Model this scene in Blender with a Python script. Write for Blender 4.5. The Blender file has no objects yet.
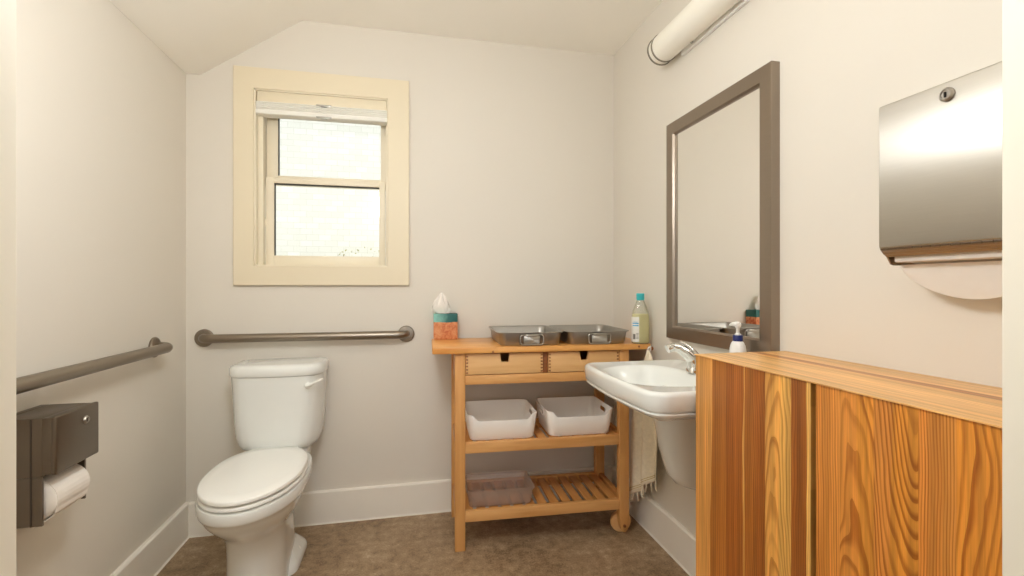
import bpy, bmesh, math, random
from mathutils import Vector, Matrix
random.seed(7)
S = bpy.context.scene
COL = S.collection
PI = math.pi

# ------------------------------------------------------------------ geometry helpers
class MB:
    """Collects shapes into one bmesh; build() links it as ONE mesh object."""
    def __init__(self):
        self.bm = bmesh.new()
        self.mi = 0

    def _take(self, verts, faces, smooth=True):
        vs = [self.bm.verts.new(v) for v in verts]
        out = []
        for f in faces:
            try:
                fc = self.bm.faces.new([vs[i] for i in f])
            except ValueError:
                continue
            fc.smooth = smooth
            fc.material_index = self.mi
            out.append(fc)
        return vs, out

    def box(self, x0, x1, y0, y1, z0, z1, bev=0.0, seg=2):
        v = [(x, y, z) for x in (x0, x1) for y in (y0, y1) for z in (z0, z1)]
        f = [(0, 1, 3, 2), (4, 6, 7, 5), (0, 4, 5, 1), (2, 3, 7, 6), (0, 2, 6, 4), (1, 5, 7, 3)]
        vs, fs = self._take(v, f)
        if bev > 0:
            es = list({e for fc in fs for e in fc.edges})
            r = bmesh.ops.bevel(self.bm, geom=es, offset=bev, segments=seg, profile=0.5, affect='EDGES')
            for fc in r['faces']:
                fc.smooth = True
                fc.material_index = self.mi
        return self

    def loft(self, rings, cap0=True, cap1=True, close=True):
        n = len(rings[0])
        verts = [p for r in rings for p in r]
        faces = []
        for i in range(len(rings) - 1):
            for j in range(n if close else n - 1):
                k = (j + 1) % n
                faces.append((i*n + j, i*n + k, (i+1)*n + k, (i+1)*n + j))
        if cap0:
            faces.append(tuple(reversed(range(n))))
        if cap1:
            faces.append(tuple((len(rings)-1)*n + j for j in range(n)))
        self._take(verts, faces)
        return self

    def lathe(self, prof, c=(0, 0, 0), axis='Z', n=32, cap0=True, cap1=True):
        """prof: list of (radius, height along axis)."""
        rings = []
        for r, h in prof:
            ring = []
            for j in range(n):
                a = 2*PI*j/n
                u, w = max(r, 1e-5)*math.cos(a), max(r, 1e-5)*math.sin(a)
                if axis == 'Z': p = (c[0]+u, c[1]+w, c[2]+h)
                elif axis == 'Y': p = (c[0]+w, c[1]+h, c[2]+u)
                else: p = (c[0]+h, c[1]+u, c[2]+w)
                ring.append(p)
            rings.append(ring)
        return self.loft(rings, cap0, cap1)

    def tube(self, pts, r, n=14, cap=True, flat=1.0):
        """sweep a circle along pts; r is a number or one per point."""
        P = [Vector(p) for p in pts]
        R = r if isinstance(r, (list, tuple)) else [r]*len(P)
        T = []
        for i in range(len(P)):
            a, b = P[max(i-1, 0)], P[min(i+1, len(P)-1)]
            T.append((b - a).normalized())
        up = Vector((0, 0, 1)) if abs(T[0].z) < .9 else Vector((0, 1, 0))
        U = T[0].cross(up).normalized()
        rings = []
        for i in range(len(P)):
            U = (U - T[i]*U.dot(T[i])).normalized()
            W = T[i].cross(U)
            rings.append([tuple(P[i] + R[i]*(math.cos(2*PI*j/n)*U + flat*math.sin(2*PI*j/n)*W)) for j in range(n)])
        return self.loft(rings, cap, cap)

    def prism(self, poly, axis, a0, a1, bev=0.0):
        """poly in the plane across the axis: axis X -> (y,z), Y -> (x,z), Z -> (x,y)."""
        def m(p, a):
            return {'X': (a, p[0], p[1]), 'Y': (p[0], a, p[1]), 'Z': (p[0], p[1], a)}[axis]
        n = len(poly)
        v = [m(p, a0) for p in poly] + [m(p, a1) for p in poly]
        f = [tuple(range(n)), tuple(reversed(range(n, 2*n)))]
        f += [(j, n+j, n+(j+1) % n, (j+1) % n) for j in range(n)]
        vs, fs = self._take(v, f)
        if bev > 0:
            es = list({e for fc in fs for e in fc.edges})
            r = bmesh.ops.bevel(self.bm, geom=es, offset=bev, segments=2, profile=0.5, affect='EDGES')
            for fc in r['faces']:
                fc.smooth = True
                fc.material_index = self.mi
        return self

    def build(self, name, mats, parent=None, sharp=35):
        bmesh.ops.recalc_face_normals(self.bm, faces=self.bm.faces)
        me = bpy.data.meshes.new(name)
        self.bm.to_mesh(me)
        self.bm.free()
        for m in (mats if isinstance(mats, (list, tuple)) else [mats]):
            me.materials.append(m)
        me.set_sharp_from_angle(angle=math.radians(sharp))
        o = bpy.data.objects.new(name, me)
        COL.objects.link(o)
        if parent is not None:
            attach(o, parent)
        return o

def world_loc(o):
    v = Vector(o.location)
    return v

def attach(o, parent):
    o.parent = parent
    p, off = parent, Vector((0, 0, 0))
    root = parent
    while root.parent is not None:
        root = root.parent
    if parent is root:
        o.matrix_parent_inverse = Matrix.Translation(-Vector(root['_built'])) if '_built' in root else Matrix.Identity(4)
    else:
        o.matrix_parent_inverse = Matrix.Identity(4)
    return o

def thing(name, loc, label, cat, group=None):
    """Empty at the base of a thing; geometry is built in place and parented to it."""
    o = bpy.data.objects.new(name, None)
    o.empty_display_size = .05
    o.location = loc
    o['_built'] = tuple(loc)
    COL.objects.link(o)
    return tag(o, label, cat, group)

def tag(o, label, cat, group=None):
    o['label'] = label
    o['category'] = cat
    if group:
        o['group'] = group
    return o

def structure(o):
    o['kind'] = 'structure'
    return o

def copy_tree(o, parent=None):
    c = o.copy()
    COL.objects.link(c)
    if parent is not None:
        mpi = o.matrix_parent_inverse.copy()
        c.parent = parent
        c.matrix_parent_inverse = mpi
    for ch in list(o.children):
        copy_tree(ch, c)
    return c

def cut(o, cutter):
    """boolean difference baked into the mesh; the cutter is removed."""
    co = cutter.build('cutter', [])
    md = o.modifiers.new('cut', 'BOOLEAN')
    md.operation = 'DIFFERENCE'
    md.solver = 'EXACT'
    md.object = co
    bpy.context.view_layer.update()
    dg = bpy.context.evaluated_depsgraph_get()
    me = bpy.data.meshes.new_from_object(o.evaluated_get(dg), preserve_all_data_layers=True, depsgraph=dg)
    me.name = o.name
    o.modifiers.clear()
    o.data = me
    bpy.data.objects.remove(co)
    for p in me.polygons:
        p.use_smooth = True
    me.set_sharp_from_angle(angle=math.radians(35))

def rrect(cx, cy, w, d, r, z, nc=6, ns=1):
    """rounded rectangle ring, counter-clockwise, ns points along each side."""
    pts = []
    hw, hd = w/2, d/2
    r = min(r, hw*.999, hd*.999)
    cs = [(cx+hw-r, cy-hd+r, -PI/2), (cx+hw-r, cy+hd-r, 0), (cx-hw+r, cy+hd-r, PI/2), (cx-hw+r, cy-hd+r, PI)]
    for i, (px, py, a0) in enumerate(cs):
        for k in range(nc+1):
            a = a0 + PI/2*k/nc
            pts.append((px + r*math.cos(a), py + r*math.sin(a), z))
        q = cs[(i+1) % 4]
        e0 = pts[-1]
        e1 = (q[0] + r*math.cos(q[2]), q[1] + r*math.sin(q[2]), z)
        for k in range(1, ns):
            t = k/ns
            pts.append((e0[0]+(e1[0]-e0[0])*t, e0[1]+(e1[1]-e0[1])*t, z))
    return pts

def egg(cx, yw, a, yf, yb, z, n=56, ef=2.0, eb=2.6):
    """egg outline: widest (half width a) at y=yw, tip at yf (near), back end at yb."""
    pts = []
    for k in range(n):
        t = 2*PI*k/n
        s, c = math.sin(t), math.cos(t)
        e = ef if c > 0 else eb
        x = a*math.copysign(abs(s)**(2/e), s)
        yy = abs(c)**(2/e)
        y = yw - (yw-yf)*yy if c > 0 else yw + (yb-yw)*yy
        pts.append((cx+x, y, z))
    return pts

def arc(c, r, a0, a1, n, plane='XZ'):
    out = []
    for k in range(n+1):
        a = a0 + (a1-a0)*k/n
        u, w = r*math.cos(a), r*math.sin(a)
        out.append({'XZ': (c[0]+u, c[1], c[2]+w), 'XY': (c[0]+u, c[1]+w, c[2]), 'YZ': (c[0], c[1]+u, c[2]+w)}[plane])
    return out

# ------------------------------------------------------------------ material helpers
def srgb(r, g, b):
    f = lambda c: (c/255)/12.92 if c/255 <= .04045 else ((c/255+.055)/1.055)**2.4
    return (f(r), f(g), f(b), 1)

class NT:
    def __init__(self, name):
        self.m = bpy.data.materials.new(name)
        self.m.use_nodes = True
        self.t = self.m.node_tree
        self.b = self.t.nodes['Principled BSDF']
        self.out = self.t.nodes['Material Output']
    def n(self, typ, **kw):
        nd = self.t.nodes.new(typ)
        for k, v in kw.items():
            setattr(nd, k, v)
        return nd
    def put(self, sock, v):
        if isinstance(v, bpy.types.NodeSocket):
            self.t.links.new(v, sock)
        elif v is not None:
            sock.default_value = v
    def math(self, op, a, b=None, c=None, clamp=False):
        nd = self.n('ShaderNodeMath', operation=op, use_clamp=clamp)
        for s, v in zip(nd.inputs, (a, b, c)):
            self.put(s, v)
        return nd.outputs[0]
    def vmath(self, op, a, b=None):
        nd = self.n('ShaderNodeVectorMath', operation=op)
        self.put(nd.inputs[0], a)
        if b is not None:
            self.put(nd.inputs[1], b)
        return nd.outputs[0]
    def noise(self, vec, scale=5, detail=3, rough=.5, dist=0):
        nd = self.n('ShaderNodeTexNoise')
        self.put(nd.inputs['Vector'], vec)
        nd.inputs['Scale'].default_value = scale
        nd.inputs['Detail'].default_value = detail
        nd.inputs['Roughness'].default_value = rough
        nd.inputs['Distortion'].default_value = dist
        return nd.outputs[0]
    def mix(self, fac, a, b, blend='MIX'):
        nd = self.n('ShaderNodeMix', data_type='RGBA', blend_type=blend)
        self.put(nd.inputs[0], fac)
        self.put(nd.inputs[6], a)
        self.put(nd.inputs[7], b)
        return nd.outputs[2]
    def ramp(self, fac, stops):
        nd = self.n('ShaderNodeValToRGB')
        el = nd.color_ramp.elements
        while len(el) < len(stops):
            el.new(.5)
        for e, (p, c) in zip(el, stops):
            e.position = p
            e.color = c if len(c) == 4 else (*c, 1)
        self.put(nd.inputs[0], fac)
        return nd.outputs[0]
    def rng(self, v, a, b, c, d):
        nd = self.n('ShaderNodeMapRange')
        for s, x in zip(nd.inputs, (v, a, b, c, d)):
            self.put(s, x)
        return nd.outputs[0]
    def pos(self):
        return self.n('ShaderNodeNewGeometry').outputs['Position']
    def obj(self):
        return self.n('ShaderNodeTexCoord').outputs['Object']
    def bump(self, h, strength=.1, dist=.002):
        nd = self.n('ShaderNodeBump')
        nd.inputs['Strength'].default_value = strength
        nd.inputs['Distance'].default_value = dist
        self.put(nd.inputs['Height'], h)
        self.put(self.b.inputs['Normal'], nd.outputs[0])
    def set(self, **kw):
        for k, v in kw.items():
            self.put(self.b.inputs[k.replace('_', ' ')], v)
        return self

def mat(name, col, rough=.5, metal=0, var=.04, scale=8, bump=0, bscale=120, spec=None, coat=0):
    """plain surface with a slight procedural variation of tone."""
    t = NT(name)
    c0 = col
    nz = t.noise(t.obj(), scale, 3)
    f = t.rng(nz, .3, .7, 1-var, 1+var)
    hs = t.n('ShaderNodeHueSaturation')
    hs.inputs['Color'].default_value = c0
    t.put(hs.inputs['Value'], f)
    t.set(Base_Color=hs.outputs[0], Roughness=rough, Metallic=metal)
    if spec is not None:
        t.b.inputs['Specular IOR Level'].default_value = spec
    if coat:
        t.b.inputs['Coat Weight'].default_value = coat
        t.b.inputs['Coat Roughness'].default_value = .06
    if bump:
        t.bump(t.noise(t.obj(), bscale, 2), bump, .001)
    return t.m

def brushed(name, col, rough=.3, axis=0, aniso=None):
    t = NT(name)
    mp = t.n('ShaderNodeMapping')
    sc = [420, 420, 420]
    sc[axis] = 14
    mp.inputs['Scale'].default_value = sc
    t.put(mp.inputs['Vector'], t.obj())
    nz = t.noise(mp.outputs[0], 1, 2)
    c = t.mix(nz, tuple(x*.95 for x in col[:3])+(1,), tuple(min(1, x*1.05) for x in col[:3])+(1,))
    t.set(Base_Color=c, Metallic=1.0, Roughness=t.rng(nz, .2, .8, rough*.92, rough*1.08))
    if aniso:
        cy = t.n('ShaderNodeCombineXYZ')
        for k, v in enumerate(aniso):
            cy.inputs[k].default_value = v
        t.b.inputs['Anisotropic'].default_value = .9
        t.put(t.b.inputs['Tangent'], cy.outputs[0])
    return t.m

def grain_wood(name, light, dark, axis=0, scale=1.0, rough=.45, contrast=1.0):
    """plain beech-like wood, grain running along the axis."""
    t = NT(name)
    mp = t.n('ShaderNodeMapping')
    sc = [38*scale]*3
    sc[axis] = 2.2*scale
    mp.inputs['Scale'].default_value = sc
    t.put(mp.inputs['Vector'], t.pos())
    a = t.noise(mp.outputs[0], 1, 4, .55, .6)
    b = t.noise(t.pos(), 3.5, 2)
    f = t.math('ADD', t.math('MULTIPLY', a, .75*contrast), t.math('MULTIPLY', b, .3))
    c = t.ramp(f, [(.28, dark), (.62, light)])
    t.set(Base_Color=c, Roughness=rough)
    t.bump(a, .05, .0006)
    return t.m

def board_wood(name, across, along):
    """varnished softwood boards: growth rings cut by the board's face. The mesh carries each board's own tones, ring centre, depth and
    spacing as attributes (real differences between boards)."""
    t = NT(name)
    sep = t.n('ShaderNodeSeparateXYZ')
    t.put(sep.inputs[0], t.pos())
    u = sep.outputs[across]
    v = sep.outputs[along]
    A = lambda nm: t.n('ShaderNodeAttribute', attribute_name=nm)
    ring = t.n('ShaderNodeSeparateXYZ'); t.put(ring.inputs[0], A('ring').outputs['Vector'])
    misc = t.n('ShaderNodeSeparateXYZ'); t.put(misc.inputs[0], A('misc').outputs['Vector'])
    c, d, tilt = ring.outputs
    freq, split, contrast = misc.outputs
    cv = t.n('ShaderNodeCombineXYZ')                      # stretched coordinates for the waviness of the grain
    t.put(cv.inputs[0], t.math('MULTIPLY', u, 9.0))
    t.put(cv.inputs[1], t.math('MULTIPLY', v, 2.6))
    t.put(cv.inputs[2], t.math('MULTIPLY', c, 37.0))
    w1 = t.math('SUBTRACT', t.noise(cv.outputs[0], 1.0, 2, .5), .5)
    cw = t.n('ShaderNodeCombineXYZ')
    t.put(cw.inputs[0], t.math('MULTIPLY', u, 50.0))
    t.put(cw.inputs[1], t.math('MULTIPLY', v, 14.0))
    t.put(cw.inputs[2], t.math('MULTIPLY', c, 51.0))
    w2 = t.math('SUBTRACT', t.noise(cw.outputs[0], 1.0, 2, .5), .5)
    uu = t.math('ADD', t.math('SUBTRACT', u, c), t.math('MULTIPLY', w1, .032))
    dd = t.math('ADD', t.math('ADD', d, t.math('MULTIPLY', v, tilt)), t.math('MULTIPLY', w1, .05))
    r = t.math('SQRT', t.math('ADD', t.math('MULTIPLY', uu, uu), t.math('MULTIPLY', dd, dd)))
    f = t.math('ADD', t.math('MULTIPLY', r, freq), t.math('MULTIPLY', w2, .35))
    fr = t.math('FRACT', f)
    # early wood pale, darkening to a late-wood line that ends sharply
    late = t.ramp(fr, [(0, (.25, .25, .25)), (.12, (0, 0, 0)), (.5, (.10, .10, .10)), (.80, (1, 1, 1)), (.92, (.9, .9, .9))])
    wn = t.n('ShaderNodeTexWhiteNoise', noise_dimensions='1D')
    t.put(wn.inputs['W'], t.math('FLOOR', f))
    amp = t.math('MULTIPLY', t.rng(wn.outputs[0], 0, 1, .4, 1.15), contrast, clamp=True)
    late = t.math('MULTIPLY', late, amp)
    # heartwood / sapwood boundary inside a board
    sp = t.math('GREATER_THAN', t.math('ADD', u, t.math('MULTIPLY', w1, .03)), split)
    base = t.mix(sp, A('tone_a').outputs['Color'], A('tone_b').outputs['Color'])
    line = t.mix(1.0, base, (.50, .34, .18, 1), 'MULTIPLY')
    col = t.mix(late, base, line)
    cf = t.n('ShaderNodeCombineXYZ')                      # fine fibres
    t.put(cf.inputs[0], t.math('MULTIPLY', u, 420.0))
    t.put(cf.inputs[1], t.math('MULTIPLY', v, 9.0))
    fib = t.noise(cf.outputs[0], 1.0, 3)
    col = t.mix(t.rng(fib, .35, .75, 0, .32), col, (.30, .13, .03, 1), 'MULTIPLY')
    cs = t.n('ShaderNodeCombineXYZ')                      # broad streaks along the grain
    t.put(cs.inputs[0], t.math('MULTIPLY', u, 62.0))
    t.put(cs.inputs[1], t.math('MULTIPLY', v, 1.6))
    t.put(cs.inputs[2], t.math('MULTIPLY', c, 23.0))
    big = t.noise(cs.outputs[0], 1.0, 2)
    hs = t.n('ShaderNodeHueSaturation')
    t.put(hs.inputs['Color'], col)
    t.put(hs.inputs['Value'], t.rng(big, .3, .7, .74, 1.2))
    t.set(Base_Color=hs.outputs[0], Roughness=.38)
    t.b.inputs['Coat Weight'].default_value = .15
    t.b.inputs['Coat Roughness'].default_value = .25
    t.bump(late, .05, .0004)
    return t.m

def clear_sheet(name, tint, gloss=.08, body=None, bodyw=0.0, rough=.05):
    """thin clear glass or plastic: lets light through, with a little gloss."""
    t = NT(name)
    tr = t.n('ShaderNodeBsdfTransparent'); tr.inputs[0].default_value = tint
    gl = t.n('ShaderNodeBsdfGlossy'); gl.inputs['Roughness'].default_value = rough
    fr = t.n('ShaderNodeFresnel'); fr.inputs[0].default_value = 1.45
    a = t.n('ShaderNodeMixShader')
    t.put(a.inputs[0], t.math('ADD', t.math('MULTIPLY', fr.outputs[0], .7), gloss*.2, clamp=True))
    t.put(a.inputs[1], tr.outputs[0]); t.put(a.inputs[2], gl.outputs[0])
    last = a.outputs[0]
    if body:
        df = t.n('ShaderNodeBsdfDiffuse')
        nz = t.noise(t.obj(), 14, 2)
        t.put(df.inputs[0], t.mix(nz, body, tuple(x*.92 for x in body[:3])+(1,)))
        b = t.n('ShaderNodeMixShader'); b.inputs[0].default_value = bodyw
        t.put(b.inputs[1], last); t.put(b.inputs[2], df.outputs[0])
        tl = t.n('ShaderNodeBsdfTranslucent'); tl.inputs[0].default_value = body
        dm = t.n('ShaderNodeMixShader'); dm.inputs[0].default_value = .5
        t.put(dm.inputs[1], df.outputs[0]); t.put(dm.inputs[2], tl.outputs[0])
        t.put(b.inputs[2], dm.outputs[0])
        last = b.outputs[0]
    t.put(t.out.inputs['Surface'], last)
    return t.m

# ------------------------------------------------------------------ materials
M = {}
M['wall'] = mat('wall_paint', srgb(226, 220, 209), .85, var=.012, scale=1.5, bump=.06, bscale=260, spec=.2)
M['ceil'] = mat('ceiling_paint', srgb(250, 246, 237), .9, var=.01, scale=2, bump=.03, bscale=200, spec=.1)
M['casing'] = mat('cream_trim_paint', srgb(231, 219, 192), .5, var=.01, scale=3)
M['sash'] = mat('cream_vinyl', srgb(236, 226, 203), .45, var=.01)
M['base'] = mat('baseboard_paint', srgb(243, 238, 227), .5, var=.015, scale=3)
M['caulk'] = mat('pale_caulk', srgb(232, 228, 216), .7, var=.02)
M['jamb'] = mat('jamb_paint', srgb(240, 234, 218), .6, var=.01)
M['ceramic'] = mat('white_ceramic', srgb(236, 238, 234), .12, var=.008, coat=.5)
M['seat'] = mat('white_seat_plastic', srgb(246, 246, 241), .2, var=.006)
M['bronze'] = brushed('brushed_bronze_steel', (.30, .255, .205), .34, 1)
M['bronze_x'] = brushed('brushed_bronze_steel_along_wall', (.30, .255, .205), .34, 0)
M['dark_steel'] = brushed('dark_bronze_sheet', (.19, .155, .12), .36, 2)
M['steel'] = brushed('satin_stainless_sheet', (.57, .54, .485), .40, 1, (0, 1, 0))
M['frame'] = brushed('brushed_pewter_frame', (.33, .275, .225), .33, 1)
M['chrome'] = mat('polished_chrome', (.82, .82, .80, 1), .06, 1, var=.01)
M['pan'] = brushed('worn_roasting_steel', (.40, .385, .36), .40, 0)
M['ring'] = mat('smoked_chrome', (.34, .32, .28, 1), .22, 1)
M['wire'] = mat('steel_wire', (.45, .42, .38, 1), .3, 1)
M['beech_x'] = grain_wood('beech_along_width', srgb(226, 172, 108), srgb(204, 143, 78), 0)
M['beech_y'] = grain_wood('beech_along_depth', srgb(214, 152, 86), srgb(188, 124, 62), 1)
M['beech_z'] = grain_wood('beech_upright', srgb(222, 166, 100), srgb(202, 140, 74), 2)
M['top'] = grain_wood('oiled_beech_top', srgb(232, 170, 96), srgb(203, 132, 56), 0, .8, .32)
M['drawer'] = grain_wood('pale_beech_drawer', srgb(232, 186, 128), srgb(214, 160, 98), 0, .7, .45)
M['endgrain'] = mat('dovetail_end_grain', srgb(150, 92, 50), .6, var=.15, scale=90)
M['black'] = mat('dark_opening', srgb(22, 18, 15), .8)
M['binwhite'] = mat('matte_white_plastic', srgb(250, 246, 240), .5, var=.01)
M['label'] = mat('bottle_label', srgb(240, 238, 230), .5)
M['mirror'] = mat('mirror_silver', (.93, .92, .89, 1), .01, 1, var=.003)
M['cloth'] = mat('undyed_cotton', srgb(242, 232, 208), .95, var=.06, scale=60, bump=.4, bscale=500, spec=.1)
M['paper'] = mat('white_tissue_paper', srgb(240, 234, 226), .95, var=.02, scale=30, bump=.2, bscale=90, spec=.1)
M['towelpaper'] = None
M['teal'] = mat('teal_plastic', srgb(60, 190, 196), .4)
M['navy'] = mat('navy_plastic', srgb(18, 36, 104), .35)
M['whiteplastic'] = mat('white_gloss_plastic', srgb(240, 239, 236), .3)
M['liquid'] = mat('pale_yellow_soap', srgb(240, 232, 176), .3, var=.02)
M['opal'] = mat('opal_acrylic', srgb(244, 240, 228), .3, var=.006)
M['glass'] = clear_sheet('window_glass', (.97, .98, .96, 1))
M['clearbox'] = clear_sheet('cloudy_clear_plastic', (.985, .96, .945, 1), .1, srgb(252, 236, 224), .20, .15)
M['bottle'] = clear_sheet('clear_bottle_plastic', (.96, .97, .93, 1), .1, srgb(244, 242, 232), .18, .12)
M['board_v'] = board_wood('varnished_pine_upright', 1, 2)
M['board_h'] = board_wood('varnished_pine_top', 0, 1)
M['blind'] = mat('white_blind_fabric', srgb(240, 238, 230), .8, var=.01)
M['gap_shade'] = mat('painted_gap_shade', srgb(44, 27, 14), .8)  # dark colour standing in for the shade inside the door gap
M['seam'] = mat('dark_metal_seam', srgb(62, 52, 43), .5)
M['rubber'] = mat('dark_rubber_gasket', srgb(70, 66, 60), .7)

def paper_towel_mat():
    t = NT('thin_paper_towel')
    df = t.n('ShaderNodeBsdfDiffuse')
    nz = t.noise(t.obj(), 40, 3)
    t.put(df.inputs[0], t.mix(nz, srgb(248, 244, 238), srgb(242, 236, 228)))
    tl = t.n('ShaderNodeBsdfTranslucent'); tl.inputs[0].default_value = srgb(244, 228, 205)
    m = t.n('ShaderNodeMixShader'); m.inputs[0].default_value = .25
    t.put(m.inputs[1], df.outputs[0]); t.put(m.inputs[2], tl.outputs[0])
    t.put(t.out.inputs['Surface'], m.outputs[0])
    return t.m
M['towelpaper'] = paper_towel_mat()

def floor_mat():
    t = NT('stained_concrete')
    p = t.pos()
    a = t.noise(p, 3.2, 6, .62, .4)
    b = t.noise(p, 26, 5, .65)
    c = t.noise(p, 150, 3, .6)
    f = t.math('ADD', t.math('MULTIPLY', a, .32), t.math('ADD', t.math('MULTIPLY', b, .42), t.math('MULTIPLY', c, .30)))
    col = t.ramp(f, [(.40, srgb(112, 90, 66)), (.5, srgb(150, 125, 96)), (.58, srgb(172, 148, 118)), (.68, srgb(200, 180, 152))])
    speck = t.math('GREATER_THAN', t.noise(p, 75, 2, .5), .70)
    col = t.mix(t.math('MULTIPLY', speck, .5), col, srgb(186, 168, 146))
    t.set(Base_Color=col, Roughness=t.rng(b, .3, .7, .42, .62))
    t.bump(f, .12, .002)
    return t.m
M['floor'] = floor_mat()

def brick_mat():
    t = NT('white_painted_brick')
    mp = t.n('ShaderNodeMapping'); mp.inputs['Rotation'].default_value = (PI/2, 0, 0)
    t.put(mp.inputs['Vector'], t.pos())
    br = t.n('ShaderNodeTexBrick')
    t.put(br.inputs['Vector'], mp.outputs[0])
    br.inputs['Color1'].default_value = srgb(246, 244, 238)
    br.inputs['Color2'].default_value = srgb(236, 234, 226)
    br.inputs['Mortar'].default_value = srgb(226, 223, 214)
    br.inputs['Scale'].default_value = 4.6
    br.inputs['Mortar Size'].default_value = .012
    t.set(Base_Color=br.outputs[0], Roughness=.8)
    t.bump(br.outputs[1], -.2, .004)
    return t.m
M['brick'] = brick_mat()
M['leaf'] = mat('dry_green_leaf', srgb(178, 170, 92), .6, var=.3, scale=30)
M['stem'] = mat('brown_stem', srgb(150, 130, 90), .8)
M['earth'] = mat('pale_gravel', srgb(190, 180, 160), .9, var=.2, scale=40)

# ------------------------------------------------------------------ room constants (metres)
XL, XR, YB, YF, H = -1.003, 1.115, 2.46, 0.40, 2.435
CAM_Z = 1.15

# ------------------------------------------------------------------ shell
structure(MB().box(XL-.12, XR+.12, -2.0, YB+.12, -.1, 0).build('floor', M['floor']))
structure(MB().prism([(XL-.12, 2.132), (-.943, 2.132), (-.504, H), (XR+.12, H), (XR+.12, 2.7), (XL-.12, 2.7)], 'Y', YF-.15, YB+.12).build('ceiling', M['ceil']))
structure(MB().box(XL-.12, XL, YF-.15, YB+.12, 0, 2.3).build('wall_left', M['wall']))
structure(MB().box(XR, XR+.12, YF-.15, YB+.12, 0, 2.6).build('wall_right', M['wall']))
WX0, WX1, WZ0, WZ1 = -.712, -.101, 1.247, 2.083         # window opening
bw = MB()
bw.box(XL, WX0, YB, YB+.14, 0, H)
bw.box(WX1, XR, YB, YB+.14, 0, H)
bw.box(WX0, WX1, YB, YB+.14, 0, WZ0)
bw.box(WX0, WX1, YB, YB+.14, WZ1, H)
structure(bw.build('wall_back', M['wall']))
DX0, DX1 = -.269, .646                                    # doorway the camera looks through
fw = MB()
fw.box(XL, DX0-.02, YF-.15, YF, 0, 2.6)
fw.box(DX1+.02, XR, YF-.15, YF, 0, 2.6)
fw.box(DX0-.02, DX1+.02, YF-.15, YF, 2.1, 2.6)
structure(fw.build('wall_front', M['wall']))
dj = MB()
dj.box(DX0-.02, DX0, YF-.155, YF+.002, 0, 2.08, .003)
dj.box(DX1, DX1+.02, YF-.155, YF+.002, 0, 2.08, .003)
dj.box(DX0-.02, DX1+.02, YF-.155, YF+.002, 2.08, 2.1, .003)
structure(dj.build('door_1', M['jamb']))
# hallway behind the camera
structure(MB().box(-1.5, -1.4, -2.0, YF-.15, 0, 2.6).build('wall_hall_left', M['wall']))
structure(MB().box(1.7, 1.8, -2.0, YF-.15, 0, 2.6).build('wall_hall_right', M['wall']))
hw = MB()
hw.box(-1.5, -.75, -2.1, -2.0, 0, 2.6); hw.box(1.25, 1.8, -2.1, -2.0, 0, 2.6); hw.box(-.75, 1.25, -2.1, -2.0, 0, .35); hw.box(-.75, 1.25, -2.1, -2.0, 2.3, 2.6)  # opening added for the fill light
structure(hw.build('wall_hall_far', M['wall']))
structure(MB().box(-1.5, 1.8, -2.1, YF-.15, 2.6, 2.7).build('ceiling_hall', M['ceil']))
hf = MB()
hf.box(-1.5, XL-.12, -2.1, YF-.15, -.1, 0); hf.box(XR+.12, 1.8, -2.1, YF-.15, -.1, 0)
structure(hf.build('floor_hall', M['floor']))
hw = MB()
hw.box(-1.5, XL, YF-.16, YF-.15, 0, 2.6); hw.box(XR, 1.8, YF-.16, YF-.15, 0, 2.6)
structure(hw.build('wall_hall_front', M['wall']))

def baseboard(name, a, b, axis, wall, sgn):
    m = MB()
    h, t = .157, .018
    if axis == 'X':
        prof = [(wall, 0), (wall+sgn*t, 0), (wall+sgn*t, h-.006), (wall+sgn*(t-.006), h), (wall, h)]
        m.prism(prof, 'X', a, b)
    else:
        prof = [(wall, 0), (wall+sgn*t, 0), (wall+sgn*t, h-.006), (wall+sgn*(t-.006), h), (wall, h)]
        m.prism(prof, 'Y', a, b)
    o = structure(m.build(name, M['base'], sharp=20))
    k = MB()
    if axis == 'X':
        k.prism([(wall+sgn*t, 0), (wall+sgn*(t+.006), 0), (wall+sgn*t, .006)], 'X', a, b)
    else:
        k.prism([(wall+sgn*t, 0), (wall+sgn*(t+.006), 0), (wall+sgn*t, .006)], 'Y', a, b)
    k.build('caulk_bead', M['caulk'], o)
baseboard('baseboard_back', XL+.018, XR-.018, 'X', YB, -1)
baseboard('baseboard_left', YF, YB, 'Y', XL, 1)
baseboard('baseboard_right', YF, YB, 'Y', XR, -1)

# ------------------------------------------------------------------ window
win = bpy.data.objects.new('window_1', None); COL.objects.link(win); structure(win)
CX0, CX1, CZ0, CZ1 = -.800, .003, 1.155, 2.182
m = MB()
def cas(y, e, f):                                          # e outwards from the opening, f 0 inner .. 1 outer
    x0, x1, z0, z1 = (CX0+e, CX1-e, CZ0+e, CZ1-e) if f else (WX0-e, WX1+e, WZ0-e, WZ1+e)
    return [(x0, y, z0), (x1, y, z0), (x1, y, z1), (x0, y, z1)]
m.loft([cas(YB, 0, 1), cas(YB-.018, 0, 1), cas(YB-.020, .002, 1), cas(YB-.020, .002, 0), cas(YB-.018, 0, 0), cas(YB, 0, 0)], False, False)
m.build('casing', M['casing'], win)
m = MB()                                                   # jamb lining and stops
m.box(WX0, WX0+.008, YB-.015, YB+.14, WZ0, WZ1, .001); m.box(WX1-.004, WX1, YB-.015, YB+.14, WZ0, WZ1, .001)
m.box(WX0, WX1, YB-.015, YB+.14, WZ1-.006, WZ1, .001); m.box(WX0, WX1, YB-.015, YB+.14, WZ0, WZ0+.006, .001)
m.box(WX0+.008, WX0+.03, YB+.02, YB+.05, WZ0, WZ1, .002); m.box(WX1-.012, WX1-.004, YB+.02, YB+.05, WZ0, WZ1, .002)
m.box(WX0+.008, WX0+.022, YB+.05, YB+.13, WZ0, WZ1, .002)
m.build('jamb', M['sash'], win)
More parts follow.
